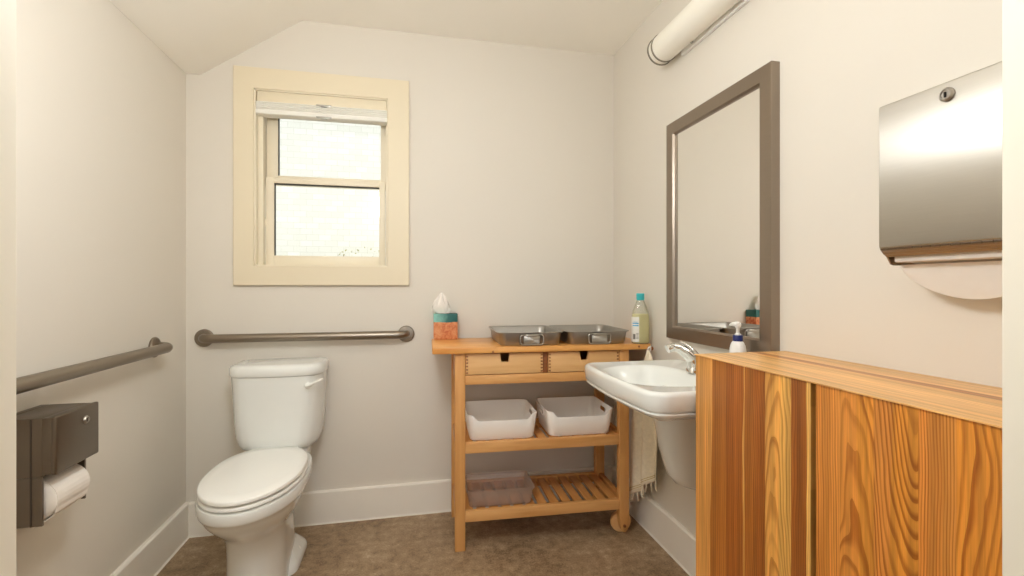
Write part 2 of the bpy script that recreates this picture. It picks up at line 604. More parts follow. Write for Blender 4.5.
def sash(x0, x1, z0, z1, gx0, gx1, gz0, gz1, y, d):
    m = MB()
    m.box(x0, gx0, y, y+d, z0, z1, .002); m.box(gx1, x1, y, y+d, z0, z1, .002)
    m.box(gx0, gx1, y, y+d, z0, gz0, .002); m.box(gx0, gx1, y, y+d, gz1, z1, .002)
    o = m.build('sash', M['sash'], win)
    g = MB()
    g.box(gx0-.004, gx1+.004, y+d*.45, y+d*.45+.004, gz0-.004, gz1+.004)
    g.build('pane', M['glass'], o)
    k = MB()                                               # dark gasket round the glass
    b = .004
    k.box(gx0, gx0+b, y+.006, y+.02, gz0, gz1); k.box(gx0, gx1, y+.006, y+.02, gz1-b*1.4, gz1)
    k.build('gasket', M['rubber'], o)
    return o
lo = sash(-.678, -.117, 1.254, 1.682, -.641, -.146, 1.301, 1.655, YB+.05, .034)
up = sash(-.684, -.106, 1.655, 2.072, -.633, -.141, 1.700, 2.02, YB+.088, .034)
m = MB(); m.box(-.684, -.672, YB+.046, YB+.058, 1.44, 1.475, .003); m.build('sash_latch', M['sash'], lo)

bl = thing('window_blind', (-.405, YB+.02, 1.97), 'white cellular blind raised and stacked at the top of the cream window', 'blind')
m = MB(); m.box(-.700, -.106, YB-.012, YB+.044, 2.026, 2.076, .004); m.build('headrail', M['casing'], bl)
m = MB()
for k in range(4):
    z = 1.988 + k*.0096
    m.prism([(YB-.016, z), (YB-.022, z+.0045), (YB-.016, z+.009), (YB+.036, z+.009), (YB+.042, z+.0045), (YB+.036, z)], 'X', -.703, -.105)
m.build('pleats', M['blind'], bl)
m = MB(); m.box(-.704, -.104, YB-.022, YB+.042, 1.966, 1.988, .004); br_ = m.build('bottom_rail', M['blind'], bl)
for z in (2.021, 1.964):
    m = MB(); m.box(-.435, -.365, YB-.026, YB-.010, z, z+.006, .002); m.box(-.415, -.385, YB-.03, YB-.012, z-.004, z+.002, .001)
    m.build('clip', M['wire'], bl)

# ------------------------------------------------------------------ outside
structure(MB().box(-5, 3.5, 4.7, 4.9, -.5, 6).build('wall_neighbour', M['brick']))
structure(MB().box(-5, 3.5, YB+.14, 4.7, -.6, -.5).build('ground', M['earth']))
sh = thing('shrub', (-.42, 4.35, -.5), 'sparse yellow-green shrub outside against the white brick wall', 'plant')
m = MB(); stems = []
for k in range(9):
    a = random.uniform(0, 2*PI); r = random.uniform(.05, .28)
    tx, ty, tz = -.42 + r*math.cos(a), 4.35 + .15*math.sin(a), 1.36 + random.uniform(-.1, .06)
    m.tube([(-.42+.03*math.cos(a), 4.35+.03*math.sin(a), -.52), (-.42+.5*r*math.cos(a), 4.35+.07*math.sin(a), .6), (tx, ty, tz)], [.012, .009, .004], 6)
    stems.append((tx, ty, tz))
m.build('stems', M['stem'], sh)
m = MB()
for k in range(700):
    tx, ty, tz = random.choice(stems)
    t = random.random()
    px = tx + random.gauss(0, .07); py = ty + random.gauss(0, .04); pz = tz - t*.45 + random.gauss(.06, .05)
    if px < -.55: pz -= .05
    pz = min(pz, 1.49 - 1.6*(px+.38)**2)
    d = Vector((random.uniform(-1, 1), random.uniform(-1, .2), random.uniform(-.2, .9))).normalized()*random.uniform(.016, .03)
    s = d.cross(Vector((random.uniform(-1, 1), random.uniform(-1, 1), random.uniform(-1, 1)))).normalized()*.007
    c = Vector((px, py, pz))
    m._take([tuple(c), tuple(c+d*.5+s), tuple(c+d), tuple(c+d*.5-s)], [(0, 1, 2, 3)])
lv = m.build('leaves', M['leaf'], sh); lv['kind'] = 'stuff'

# ------------------------------------------------------------------ toilet
TX = -.569
to = thing('toilet', (TX, 2.05, 0), 'white two-piece toilet with closed lid standing against the back wall under the window', 'toilet')
m = MB()
R = [  # z, half width, widest y, front y, back y
    (0.0, .102, 2.02, 1.850, 2.300), (.012, .104, 2.02, 1.848, 2.302), (.05, .102, 2.02, 1.850, 2.29), (.16, .099, 2.01, 1.850, 2.27), (.235, .103, 2.0, 1.836, 2.27),
    (.268, .118, 1.99, 1.806, 2.27), (.296, .139, 1.98, 1.768, 2.28), (.322, .154, 1.975, 1.740, 2.30), (.346, .164, 1.972, 1.720, 2.31),
    (.362, .1685, 1.97, 1.710, 2.315), (.366, .1725, 1.97, 1.704, 2.32), (.372, .174, 1.97, 1.701, 2.325), (.398, .175, 1.97, 1.699, 2.33), (.406, .172, 1.97, 1.702, 2.33), (.409, .162, 1.97, 1.712, 2.32)]
m.loft([egg(TX, yw, a, f, b, z, ef=2.0, eb=3.2) for z, a, yw, f, b in R])
m.build('bowl', M['ceramic'], to, 50)
m = MB()                                                   # foot of the base with the bolt caps
m.loft([rrect(TX, 2.16, w, d, .07, z) for w, d, z in ((.262, .30, 0), (.262, .30, .014), (.250, .285, .03), (.22, .25, .05), (.19, .2, .075))])
m.build('foot', M['ceramic'], to, 50)
for s in (-1, 1):
    m = MB(); m.lathe([(.014, 0), (.014, .008), (.010, .016), (.003, .02), (.0001, .02)], (TX+s*.108, 2.17, .028)); m.build('bolt_cap', M['seat'], to)
m = MB()                                                   # deck that carries the tank
m.loft([rrect(TX, 2.33, .23, .18, .05, .34), rrect(TX, 2.33, .25, .19, .05, .40), rrect(TX, 2.335, .25, .18, .05, .420), rrect(TX, 2.345, .23, .15, .05, .430)])
m.build('tank_deck', M['ceramic'], to, 50)
m = MB()
def slab(z0, z1, a, f, b, e, crown=0):
    c = (f+b)/2; L = (b-f)
    rs = [egg(TX, 1.985, a-e, f+e, b-e*.6, z0, eb=2.5), egg(TX, 1.985, a, f, b, z0+e*.6, eb=2.5), egg(TX, 1.985, a, f, b, z1-e, eb=2.5),
          egg(TX, 1.985, a-e*.35, f+e*.35, b-e*.35, z1-e*.3, eb=2.5), egg(TX, 1.985, a-e, f+e, b-e, z1, eb=2.5)]
    if crown:
        rs += [egg(TX, 1.985, a*q, 1.985-(1.985-f)*q, 1.985+(b-1.985)*q, z1+crown*(1-q*q), eb=2.5) for q in (.8, .55, .3, .08)]
    return rs
m.loft(slab(.4120, .4275, .173, 1.702, 2.25, .006)); m.build('seat', M['seat'], to, 50)
m = MB(); m.loft(slab(.4330, .450, .172, 1.699, 2.252, .006, .004)); lid = m.build('lid', M['seat'], to, 50)
for s in (-1, 1):
    m = MB(); m.box(TX+s*.075-.022, TX+s*.075+.022, 2.225, 2.268, .405, .446, .008, 3); m.build('hinge', M['seat'], to)
# tank: front bowed outwards, narrowing to the bottom
def tank_ring(z, hw, yf, yb, bow, r, n=14):
    pts = []
    for k in range(n+1):                                   # front, left to right
        t = -1+2*k/n
        x = hw*t
        e = max(0, abs(t)-(1-r/hw))*hw
        y = yf - bow*(1-t*t) + (r - math.sqrt(max(0, r*r-e*e)))
        pts.append((TX+x, y, z))
    q = .018
    for k in range(5):
        a = PI/2*k/4
        pts.append((TX+hw-q+q*math.cos(a), yb-q+q*math.sin(a), z))
    for k in range(5):
        a = PI/2+PI/2*k/4
        pts.append((TX-hw+q+q*math.cos(a), yb-q+q*math.sin(a), z))
    return pts
m = MB()
m.loft([tank_ring(z, hw, yf, 2.432, .022, r) for z, hw, yf, r in
        ((.428, .125, 2.290, .05), (.431, .143, 2.272, .05), (.440, .157, 2.260, .05), (.460, .168, 2.252, .05), (.49, .175, 2.248, .05), (.55, .180, 2.245, .05), (.66, .185, 2.243, .05), (.757, .189, 2.240, .05))])
m.build('tank', M['ceramic'], to, 50)
m = MB()
m.loft([tank_ring(z, hw, yf, 2.440, .024, .045) for z, hw, yf in
        ((.757, .187, 2.243), (.760, .193, 2.236), (.764, .195, 2.233), (.794, .194, 2.234), (.802, .190, 2.239), (.807, .181, 2.249), (.809, .155, 2.27))])
m.build('tank_lid', M['ceramic'], to, 50)
m = MB()
m.lathe([(.014, 0), (.014, -.014), (.011, -.020), (.004, -.023)], (TX+.138, 2.236, .716), 'Y', 20)
m.tube([(TX+.138, 2.216, .716), (TX+.150, 2.208, .721), (TX+.172, 2.204, .732), (TX+.196, 2.206, .743), (TX+.203, 2.208, .746)], [.0105, .0095, .008, .0085, .005], 12, flat=.75)
m.build('flush_lever', M['seat'], to, 50)

# ------------------------------------------------------------------ grab bars
def grab_bar(name, p0, p1, out, label, m_, GO=.052):
    """p0, p1: flange centres on the wall; out: unit vector from the wall."""
    P0, P1, o = Vector(p0), Vector(p1), Vector(out)
    t = thing(name, p0, label, 'grab bar')
    d = (P1-P0).normalized(); L = (P1-P0).length
    off, r = GO, .0200
    path = []
    rb = .042
    for k in range(9):
        a = PI/2*k/8
        path.append(P0 + o*(off-rb) + o*rb*math.sin(a) + d*(rb*(1-math.cos(a))))
    q = []
    for k in range(9):
        a = PI/2*k/8
        q.append(P1 + o*(off-rb) + o*rb*math.sin(a) - d*(rb*(1-math.cos(a))))
    m = MB(); m.tube([P0+o*.004]+path+list(reversed(q))+[P1+o*.004], r, 24)
    m.build('bar', m_, t, 60)
    for P in (P0, P1):
        m = MB()
        ax = 'Y' if abs(o.y) > .5 else 'X'
        sg = o.y if ax == 'Y' else o.x
        m.lathe([(.040, -sg*.002), (.041, sg*.003), (.041, sg*.007), (.037, sg*.011), (.024, sg*.013), (.019, sg*.013)], P, ax, 36)
        m.build('flange', m_, t)
        for k in range(3):
            a = PI/2 + k*2*PI/3
            s = MB()
            if ax == 'Y':
                s.lathe([(.0045, 0), (.0045, sg*.002), (.002, sg*.003)], (P.x+.031*math.cos(a), P.y+sg*.0105, P.z+.031*math.sin(a)), ax, 12)
            else:
                s.lathe([(.0045, 0), (.0045, sg*.002), (.002, sg*.003)], (P.x+sg*.0105, P.y+.031*math.cos(a), P.z+.031*math.sin(a)), ax, 12)
            s.build('screw', m_, t)
    return t
grab_bar('grab_bar', (-.925, YB, .911), (-.012, YB, .911), (0, -1, 0), 'straight bronze grab bar mounted on the back wall above the toilet tank', M['bronze_x'])
grab_bar('grab_bar', (XL, 2.176, .905), (XL, 1.10, .905), (1, 0, 0), 'bronze grab bar on the left wall above the toilet paper dispenser', M['bronze'], .062)

# ------------------------------------------------------------------ toilet paper dispenser
tp = thing('toilet_paper_dispenser', (XL, 1.492, .55), 'dark bronze metal dispenser box on the left wall holding a paper roll', 'dispenser')
y0, y1 = 1.410, 1.576
m = MB()
m.box(XL, -.982, y0, y1, .550, .820, .002)
m.box(-.982, -.895, y0, y1, .672, .820, .002)
for a, b in ((y0, y0+.006), (y1-.006, y1)):
    m.prism([(-.982, .672), (-.982, .550), (-.895, .550), (-.895, .672)], 'Y', a, b)
m.box(-.982, -.955, y0+.006, y1-.006, .546, .551)
m.build('body', M['dark_steel'], tp)
m = MB(); m.box(-.920, -.9165, y0-.0015, y0+.001, .550, .818); m.build('seam', M['seam'], tp)
m = MB(); m.box(-.896, -.875, y0+.0006, y1-.0006, .678, .8195, .001); m.box(-.876, -.864, y0-.002, y1+.002, .676, .822, .004, 3)
dr = m.build('cover', M['dark_steel'], tp)
m = MB(); m.lathe([(.011, -.004), (.011, .002), (.009, .005), (.007, .005), (.0065, .003), (.0001, .003)], (-.864, 1.520, .785), 'X', 24); lk = m.build('lock', M['steel'], dr)
m = MB(); m.box(-.8612, -.8602, 1.5185, 1.5215, .780, .790); m.build('keyhole', M['black'], lk)
for a, b in ((y0+.004, y0+.020), (y1-.020, y1-.004)):
    m = MB(); m.tube([(-.925, a, .607), (-.925, b, .607)], .0185, 20); m.build('spindle', M['dark_steel'], tp)

rl = thing('toilet_paper_roll', (-.925, 1.49, .55), 'white toilet paper roll hanging in the dark bronze dispenser', 'toilet paper')
m = MB()
rc = (-.925, 0, .607)
m.lathe([(.019, 1.424), (.049, 1.424), (.0525, 1.428), (.0525, 1.550), (.049, 1.554), (.019, 1.554), (.019, 1.424)], rc, 'Y', 40, False, False)
m.build('roll', M['paper'], rl, 50)
m = MB()                                                   # loose sheet over the front of the roll
pts = []
for k in range(15):
    a = math.radians(75 - k*11)
    r = .0540 + (.004 if k > 9 else 0)
    pts.append((rc[0]+r*math.cos(a), rc[2]+r*math.sin(a)))
pts.append((pts[-1][0]-.012, pts[-1][1]-.012))
out = [(p[0], p[1]) for p in pts]; inn = [(p[0]-(p[0]-rc[0])*.03, p[1]-(p[1]-rc[2])*.03) for p in pts]
for k in range(len(out)-1):
    m.prism([out[k], out[k+1], inn[k+1], inn[k]], 'Y', 1.427, 1.551)
m.build('loose_sheet', M['paper'], rl, 50)

# ------------------------------------------------------------------ cart and what stands on it (built square, then turned about its front left leg)
PIV = Vector((.216, 2.058, 0))
PHI = math.radians(-2.4)
def turn(root):
    v = Vector(root.location) - PIV
    root.location = PIV + Matrix.Rotation(PHI, 3, 'Z') @ v
    root.rotation_euler.z = PHI
    return root
ZT = .886
cart = thing('kitchen_cart', PIV, 'light beech cart on two wooden wheels with drawers and slatted shelves, against the back wall', 'cart')
TX0, TX1 = .099, 1.093
m = MB(); m.box(TX0, TX1, 2.040, 2.424, .860, ZT, .003); m.build('tabletop', M['top'], cart)
for x in (.36, 1.035):
    m = MB(); m.lathe([(.005, -.0008), (.005, .001)], (x, 2.0398, .866 if x < .5 else .874), 'Y', 14); m.build('wood_plug', M['endgrain'], cart)
LX = (.196, .948); LW = .047
YFt, YRr = 2.058, 2.405
for i, x in enumerate(LX):
    for y in (YFt, YRr-.034):
        m = MB()
        if i == 0:
            m.box(x, x+LW-.002, y, y+.034, 0, .860, .003)
        else:
            m.prism([(x+.004, .055), (x+.009, .03), (x+.019, .018), (x+.031, .018), (x+.041, .03), (x+.046, .055), (x+LW, .10), (x+LW, .860), (x, .860), (x, .10)], 'Y', y, y+.034, .0025)
        m.build('leg', M['beech_z'], cart)
for y in (YFt+.036, YRr-.036-.022):
    m = MB()
    xc, zc, r = .972, .0485, .0485
    m.lathe([(.004, 0), (r-.005, 0), (r-.001, .0015), (r, .005), (r, .017), (r-.001, .0205), (r-.005, .022), (.004, .022)], (xc, y, zc), 'Y', 48)
    w = m.build('wheel', M['drawer'], cart, 50)
    m = MB(); m.lathe([(.0065, -.003), (.0065, .026), (.004, .027)], (xc, y if y > 2.2 else y-.040, zc), 'Y', 16)
    m.build('axle', M['endgrain'], w)
m = MB()                                                   # frame under the top: front rail, divider, side and back boards
m.box(LX[0]+LW-.002, LX[1], YFt+.004, YFt+.026, .721, .762, .002)
m.build('front_rail', M['beech_x'], cart)
m = MB(); m.box(.588, .612, YFt+.014, YFt+.2, .762, .860, .001); m.build('divider', M['endgrain'], cart)
m = MB(); m.box(LX[0]+LW-.002, LX[1], YRr-.026, YRr-.004, .721, .860, .002); m.build('back_rail', M['beech_x'], cart)
for x in (LX[0]+.006, LX[1]+.016):
    m = MB(); m.box(x, x+.024, YFt+.034, YRr-.034, .721, .860, .002); m.build('side_panel', M['beech_y'], cart)
m = MB(); m.box(LX[0]+.032, LX[1]+.014, YFt+.027, YRr-.027, .744, .751); m.build('drawer_floor', M['beech_x'], cart)
for x0, x1 in ((LX[0]+LW, .587), (.613, LX[1]-.002)):
    cx = (x0+x1)/2
    m = MB(); m.box(x0, x1, YFt+.003, YFt+.020, .765, .855, .0015)
    d = m.build('drawer', M['drawer'], cart)
    c = MB(); c.prism([(cx-.0245, .87), (cx+.0245, .87), (cx+.0155, .8165), (cx-.0155, .8165)], 'Y', YFt-.02, YFt+.05)
    cut(d, c)
    m = MB()
    m.box(x0+.002, x0+.016, YFt+.020, YRr-.04, .765, .851); m.box(x1-.016, x1-.002, YFt+.020, YRr-.04, .765, .851)
    m.box(x0+.016, x1-.016, YRr-.055, YRr-.04, .765, .851); m.box(x0+.016, x1-.016, YFt+.02, YRr-.055, .768, .774)
    m.build('drawer_box', M['drawer'], d)
    for e, sx in ((x0, 1), (x1, -1)):                      # dovetail joint at each end of the front
        m = MB()
        for k in range(6):
            z = .7725 + k*.0145
            m.prism([(e+sx*.0005, z-.0022), (e+sx*.010, z-.0042), (e+sx*.010, z+.0042), (e+sx*.0005, z+.0022)], 'Y', YFt+.0024, YFt+.006)
        m.build('dovetail_joint', M['endgrain'], d)
def slat_shelf(z0, z1, nsl):
    m = MB()
    m.box(LX[0]+LW-.002, LX[1], YFt+.001, YFt+.025, z0, z1, .003)
    sf = m.build('shelf_rail', M['beech_x'], cart)
    m = MB(); m.box(LX[0]+LW-.002, LX[1], YRr-.030, YRr-.006, z0, z1, .003); m.build('shelf_rail', M['beech_x'], cart)
    for x in (LX[0]+.006, LX[1]+.014):
        m = MB(); m.box(x, x+.024, YFt+.034, YRr-.034, z0+.004, z1, .003); m.build('end_rail', M['beech_y'], cart)
    xs0, xs1 = LX[0]+.034, LX[1]+.012
    p = (xs1-xs0)/nsl
    for k in range(nsl):
        m = MB(); m.box(xs0+k*p+p*.15, xs0+(k+1)*p-p*.15, YFt+.020, YRr-.026, z1-.017, z1-.006, .002)
        m.build('slat', M['beech_y'], cart)
slat_shelf(.422, .468, 13)
slat_shelf(.124, .171, 13)
m = MB(); m.tube([(TX1-.012, 2.010, .868), (TX1-.012, 2.040, .868)], .005, 10); m.lathe([(.009, -.002), (.009, .004)], (TX1-.012, 2.008, .868), 'Y', 14)
m.build('peg', M['endgrain'], cart)
turn(cart)

# roasting pans
def roasting_pan(cx):
    w, d, h = .302, .358, .061
    cy = 2.046 + d/2
    t = thing('roasting_pan', (cx, cy, ZT), 'steel roasting pan on the cart top, nearest the tissue box', 'pan', 'roasting pans on the cart')
    z = ZT
    m = MB()
    rings = [rrect(cx, cy, w-.05, d-.05, .03, z+.0015), rrect(cx, cy, w-.036, d-.036, .032, z+.0015), rrect(cx, cy, w-.028, d-.028, .034, z+.006), rrect(cx, cy, w-.012, d-.012, .034, z+h-.004),
             rrect(cx, cy, w-.004, d-.004, .036, z+h-.002), rrect(cx, cy, w+.004, d+.004, .038, z+h-.0035), rrect(cx, cy, w+.005, d+.005, .038, z+h-.001), rrect(cx, cy, w+.003, d+.003, .038, z+h+.0005), rrect(cx, cy, w-.005, d-.005, .036, z+h), rrect(cx, cy, w-.015, d-.015, .033, z+h-.005),
             rrect(cx, cy, w-.031, d-.031, .032, z+.008), rrect(cx, cy, w-.041, d-.041, .03, z+.004), rrect(cx, cy, w-.06, d-.06, .028, z+.0035)]
    m.loft(rings)
    m.build('body', M['pan'], t, 40)
    for s in (-1, 1):
        yy = cy + s*(d/2-.001)
        hh = MB()
        k = .004
        ring = [(cx+.053*sx*1.0, 0, 0) for sx in (1,)]
        P = []
        x0, x1, za, zb, r = cx-.052, cx+.052, z+.006, z+.049, .012
        for (ax, az, a0) in ((x1-r, za+r, -PI/2), (x1-r, zb-r, 0), (x0+r, zb-r, PI/2), (x0+r, za+r, PI)):
            for q in range(6):
                a = a0+PI/2*q/5
                zz = az+r*math.sin(a)
                lean = s*(.004 + (1-(zz-za)/(zb-za))*.0)
                P.append((ax+r*math.cos(a), yy+lean, zz))
        P.append(P[0])
        hh.tube(P, .0034, 8, cap=False)
        hd = hh.build('handle', M['wire'], t, 60)
        b = MB(); b.box(cx-.036, cx+.036, yy-.002, yy+.002, z+.010, z+.044, .002); b.box(cx-.03, cx+.03, min(yy, yy+s*.009), max(yy, yy+s*.009), z+.0445, z+.0525, .003)
        b.build('handle_plate', M['steel'], t)
    return t
pan = roasting_pan(.533)
pan2 = copy_tree(pan)
pan2.location.x += .314
pan2['label'] = 'steel roasting pan on the cart top, next to the tall soap bottle'
turn(pan); turn(pan2)

# tissue box
tb = thing('tissue_box', (.167, 2.411, ZT), 'square teal and rust orange tissue box on the cart top', 'tissue box')
def tissue_mat():
    t = NT('printed_tissue_carton')
    p = t.pos(); s = t.n('ShaderNodeSeparateXYZ'); t.put(s.inputs[0], p)
    n1 = t.noise(p, 45, 3)
    edge = t.math('ADD', s.outputs[2], t.math('MULTIPLY', t.math('SUBTRACT', n1, .5), .012))
    isteal = t.math('GREATER_THAN', edge, .972)
    tx = t.rng(s.outputs[0], .11, .22, 0, 1)
    teal = t.ramp(t.math('ADD', tx, t.math('MULTIPLY', t.math('SUBTRACT', n1, .5), .5)), [(.2, srgb(130, 190, 178)), (.75, srgb(28, 96, 92))])
    n2 = t.noise(p, 38, 4, .6, 1.2)
    ora = t.ramp(n2, [(.34, srgb(190, 98, 60)), (.50, srgb(212, 138, 90)), (.66, srgb(220, 158, 112))])
    t.set(Base_Color=t.mix(isteal, ora, teal), Roughness=.5)
    return t.m
m = MB(); m.box(.108, .226, 2.371, 2.452, ZT, 1.0130, .0015); tbx = m.build('carton', tissue_mat(), tb)
m = MB()
m.loft([[(.156+.03*math.cos(a), 2.411+.014*math.sin(a), 1.0136) for a in [2*PI*k/24 for k in range(24)]], [(.156+.03*math.cos(a), 2.411+.014*math.sin(a), 1.0140) for a in [2*PI*k/24 for k in range(24)]]])
m.build('slot', M['black'], tb)
m = MB()
rr = []
for z, rx, ry, ox, tw in ((1.009, .022, .009, 0, 0), (1.030, .040, .015, -.012, .2), (1.050, .038, .019, -.014, .5), (1.075, .030, .016, -.013, .8), (1.096, .018, .011, -.010, 1.1), (1.112, .008, .006, -.008, 1.4), (1.120, .001, .001, -.008, 1.5)):
    ring = []
    for k in range(36):
        a = 2*PI*k/36
        q = 1 + .22*math.sin(5*a+tw*2) + .12*math.sin(9*a-tw*3)
        ring.append((.156+ox+rx*q*math.cos(a), 2.411+ry*q*math.sin(a), z + (.005*math.sin(3*a+tw) if 1.02 < z < 1.1 else 0)))
    rr.append(ring)
m.loft(rr); m.build('tissue', M['paper'], tb, 60)
turn(tb)

# refill bottle
sb = thing('soap_refill_bottle', (1.050, 2.058, ZT), 'tall clear bottle of pale yellow liquid with teal cap on the cart corner', 'bottle')
bx, by = 1.050, 2.058
def oval(w, d, z, n=32, e=2.6):
    return [(bx+w/2*math.copysign(abs(math.cos(a))**(2/e), math.cos(a)), by+d/2*math.copysign(abs(math.sin(a))**(2/e), math.sin(a)), z) for a in [2*PI*k/n for k in range(n)]]
m = MB()
m.loft([oval(w, d, ZT+h, e=e) for w, d, h, e in ((.070, .045, .0005, 2.6), (.080, .052, .006, 2.6), (.082, .054, .02, 2.6), (.082, .054, .09, 2.6), (.079, .053, .125, 2.6), (.070, .05, .150, 2.5), (.056, .045, .172, 2.3), (.044, .04, .186, 2.1), (.038, .038, .196, 2), (.032, .032, .205, 2), (.03, .03, .208, 2))])
m.build('bottle_body', M['bottle'], sb, 50)
m = MB()
m.loft([oval(w, d, ZT+h) for w, d, h in ((.066, .042, .003), (.077, .049, .008), (.079, .051, .02), (.079, .051, .09), (.0765, .05, .125), (.0735, .0485, .137))])
m.build('liquid', M['liquid'], sb, 50)
m = MB(); m.lathe([(.0175, .200), (.0175, .204), (.0185, .206), (.0185, .230), (.017, .232), (.0001, .232)], (bx, by, ZT), 'Z', 28); m.build('cap', M['teal'], sb)
def wrap(mb, a0, a1, z0, z1, off, w=.082, d=.054, n=14, e=2.6):
    P = []
    for k in range(n+1):
        a = a0+(a1-a0)*k/n
        c_, s_ = math.cos(a), math.sin(a)
        P.append((bx+(w/2+off)*math.copysign(abs(c_)**(2/e), c_), by+(d/2+off)*math.copysign(abs(s_)**(2/e), s_)))
    v = [(x, y, z) for z in (z0, z1) for x, y in P]
    mb._take(v, [(k, k+1, n+1+k+1, n+1+k) for k in range(n)])
m = MB(); wrap(m, math.radians(165), math.radians(250), ZT+.010, ZT+.124, .0008); lb = m.build('label', M['label'], sb)
mk = MB()
for z, h, a, b in ((.092, .005, 190, 247), (.082, .005, 190, 247), (.100, .002, 200, 240)):
    wrap(mk, math.radians(a), math.radians(b), ZT+z, ZT+z+h, .0012)
mk.build('label_stripes', mat('pale_blue_ink', srgb(70, 170, 214), .5), lb)
mk = MB()
wrap(mk, math.radians(196), math.radians(222), ZT+.022, ZT+.046, .0012, n=4)
for k in range(5):
    wrap(mk, math.radians(228), math.radians(246), ZT+.024+k*.006, ZT+.0265+k*.006, .0012, n=3)
mk.build('label_print', mat('grey_ink', srgb(120, 118, 112), .5), lb)
turn(sb)

# storage bins on the upper shelf
def storage_bin(cx):
    w, d, h = .318, .272, .117
    z = .4622
    cy = 2.086 + d/2
    t = thing('storage_bin', (cx, cy, z), 'white plastic bin with a cut-down front on the middle shelf, above the clear box', 'storage bin', 'white bins on the middle shelf')
    def top(ring, drop):
        out = []
        for (x, y, zz) in ring:
            f = 0
            if y < cy - d/2 + .03:
                e = (w/2-.022-abs(x-cx))/.028
                f = max(0, min(1, e)); f = f*f*(3-2*f)
            out.append((x, y, zz - drop*f))
        return out
    a = lambda s, zz: rrect(cx, cy, w+s, d+s, .03, zz, 6, 28)
    m = MB()
    rings = [a(-.06, z+.001), a(-.034, z+.001), a(-.026, z+.006), top(a(-.013, z+h*.5), .0), top(a(0, z+h-.002), .027), top(a(-.001, z+h), .027), top(a(-.004, z+h), .027), top(a(-.006, z+h-.002), .027), a(-.018, z+h*.5), a(-.031, z+.008), a(-.04, z+.005), a(-.07, z+.004)]
    m.loft(rings)
    o = m.build('bin', M['binwhite'], t, 40)
    for s in (-1, 1):
        c = MB()
        c.loft([[(cx+s*(w/2-.03+q), y_, z_) for (y_, z_, _) in rrect(cy, z+.086, .075, .020, .009, 0)] for q in (0, .06)])
        cut(o, c)
    return t
bin1 = storage_bin(.412)
bin2 = copy_tree(bin1)
bin2.location.x += .363
bin2['label'] = 'white plastic bin with a cut-down front on the middle shelf, beside the sink'
turn(bin1); turn(bin2)

# clear box on the lower shelf
cb = thing('clear_storage_box', (.404, 2.194, .165), 'shallow see-through plastic box standing empty on the lowest slatted shelf', 'storage box')
m = MB()
z, w, d, h, cx, cy = .1652, .306, .215, .076, .404, 2.194
a = lambda s, zz: rrect(cx, cy, w+s, d+s, .022, zz, 6)
m.loft([a(-.06, z+.001), a(-.030, z+.001), a(-.024, z+.005), a(-.008, z+h-.008), a(.004, z+h-.006), a(.006, z+h), a(-.008, z+h), a(-.012, z+h-.003), a(-.028, z+.006), a(-.036, z+.003), a(-.07, z+.003)])
m.build('tub', M['clearbox'], cb, 40)
turn(cb)

# ------------------------------------------------------------------ towel hanging from the cart's peg
tw = thing('hand_towel', (1.055, 1.98, .86), 'undyed cotton hand towel with knotted fringe hanging between the sink and the cart', 'towel')
NU, NV = 48, 36
def towel_pt(u, v):
    """u 0..1 far edge to near edge, v 0 top .. 1 bottom."""
    spread = min(1, .03 + 1.75*v**.7)
    yc = 1.957 + .052*min(1, 2*v)
    half = .122*spread
    y = yc + half*(1-2*u)
    zb = .208 - .048*min(1, u/.2) + .150*max(0, u-.2)/.8
    z = .862 + (zb-.862)*v
    x = 1.055 + .018*spread*math.sin(u*2*PI*2.2+.6+v*.8) - .012*v
    return (x, y, z)
m = MB()
V = [towel_pt(i/NU, j/NV) for j in range(NV+1) for i in range(NU+1)]
m._take(V, [(j*(NU+1)+i, j*(NU+1)+i+1, (j+1)*(NU+1)+i+1, (j+1)*(NU+1)+i) for j in range(NV) for i in range(NU)])
cl = m.build('cloth', M['cloth'], tw, 80)
sd = cl.modifiers.new('thick', 'SOLIDIFY'); sd.thickness = .003
m = MB()
for k in range(15):
    u = .02+.96*k/14
    p = Vector(towel_pt(u, 1))
    q = [p+Vector((0, 0, .004))]
    L = random.uniform(.032, .050)
    for s in range(1, 5):
        q.append(p + Vector((random.uniform(-.003, .003), random.uniform(-.004, .004), -L*s/4)))
    m.tube(q, [.0022, .0032, .0024, .0026, .0014], 6)
m.build('fringe', M['cloth'], tw, 70)
m = MB()
for vv in (.955, .97):
    m.tube([Vector(towel_pt(i/24, vv)) - Vector((.0035, 0, 0)) for i in range(25)], .0016, 6)
m.build('hem_band', mat('ochre_thread', srgb(206, 182, 120), .9), cl)
m = MB()
m.tube([(1.053, 1.968, .852), (1.056, 1.962, .868), (1.06, 1.958, .879), (1.065, 1.958, .879), (1.068, 1.962, .866), (1.062, 1.968, .852)], .0035, 8)
m.build('hanging_loop', M['paper'], tw, 60)

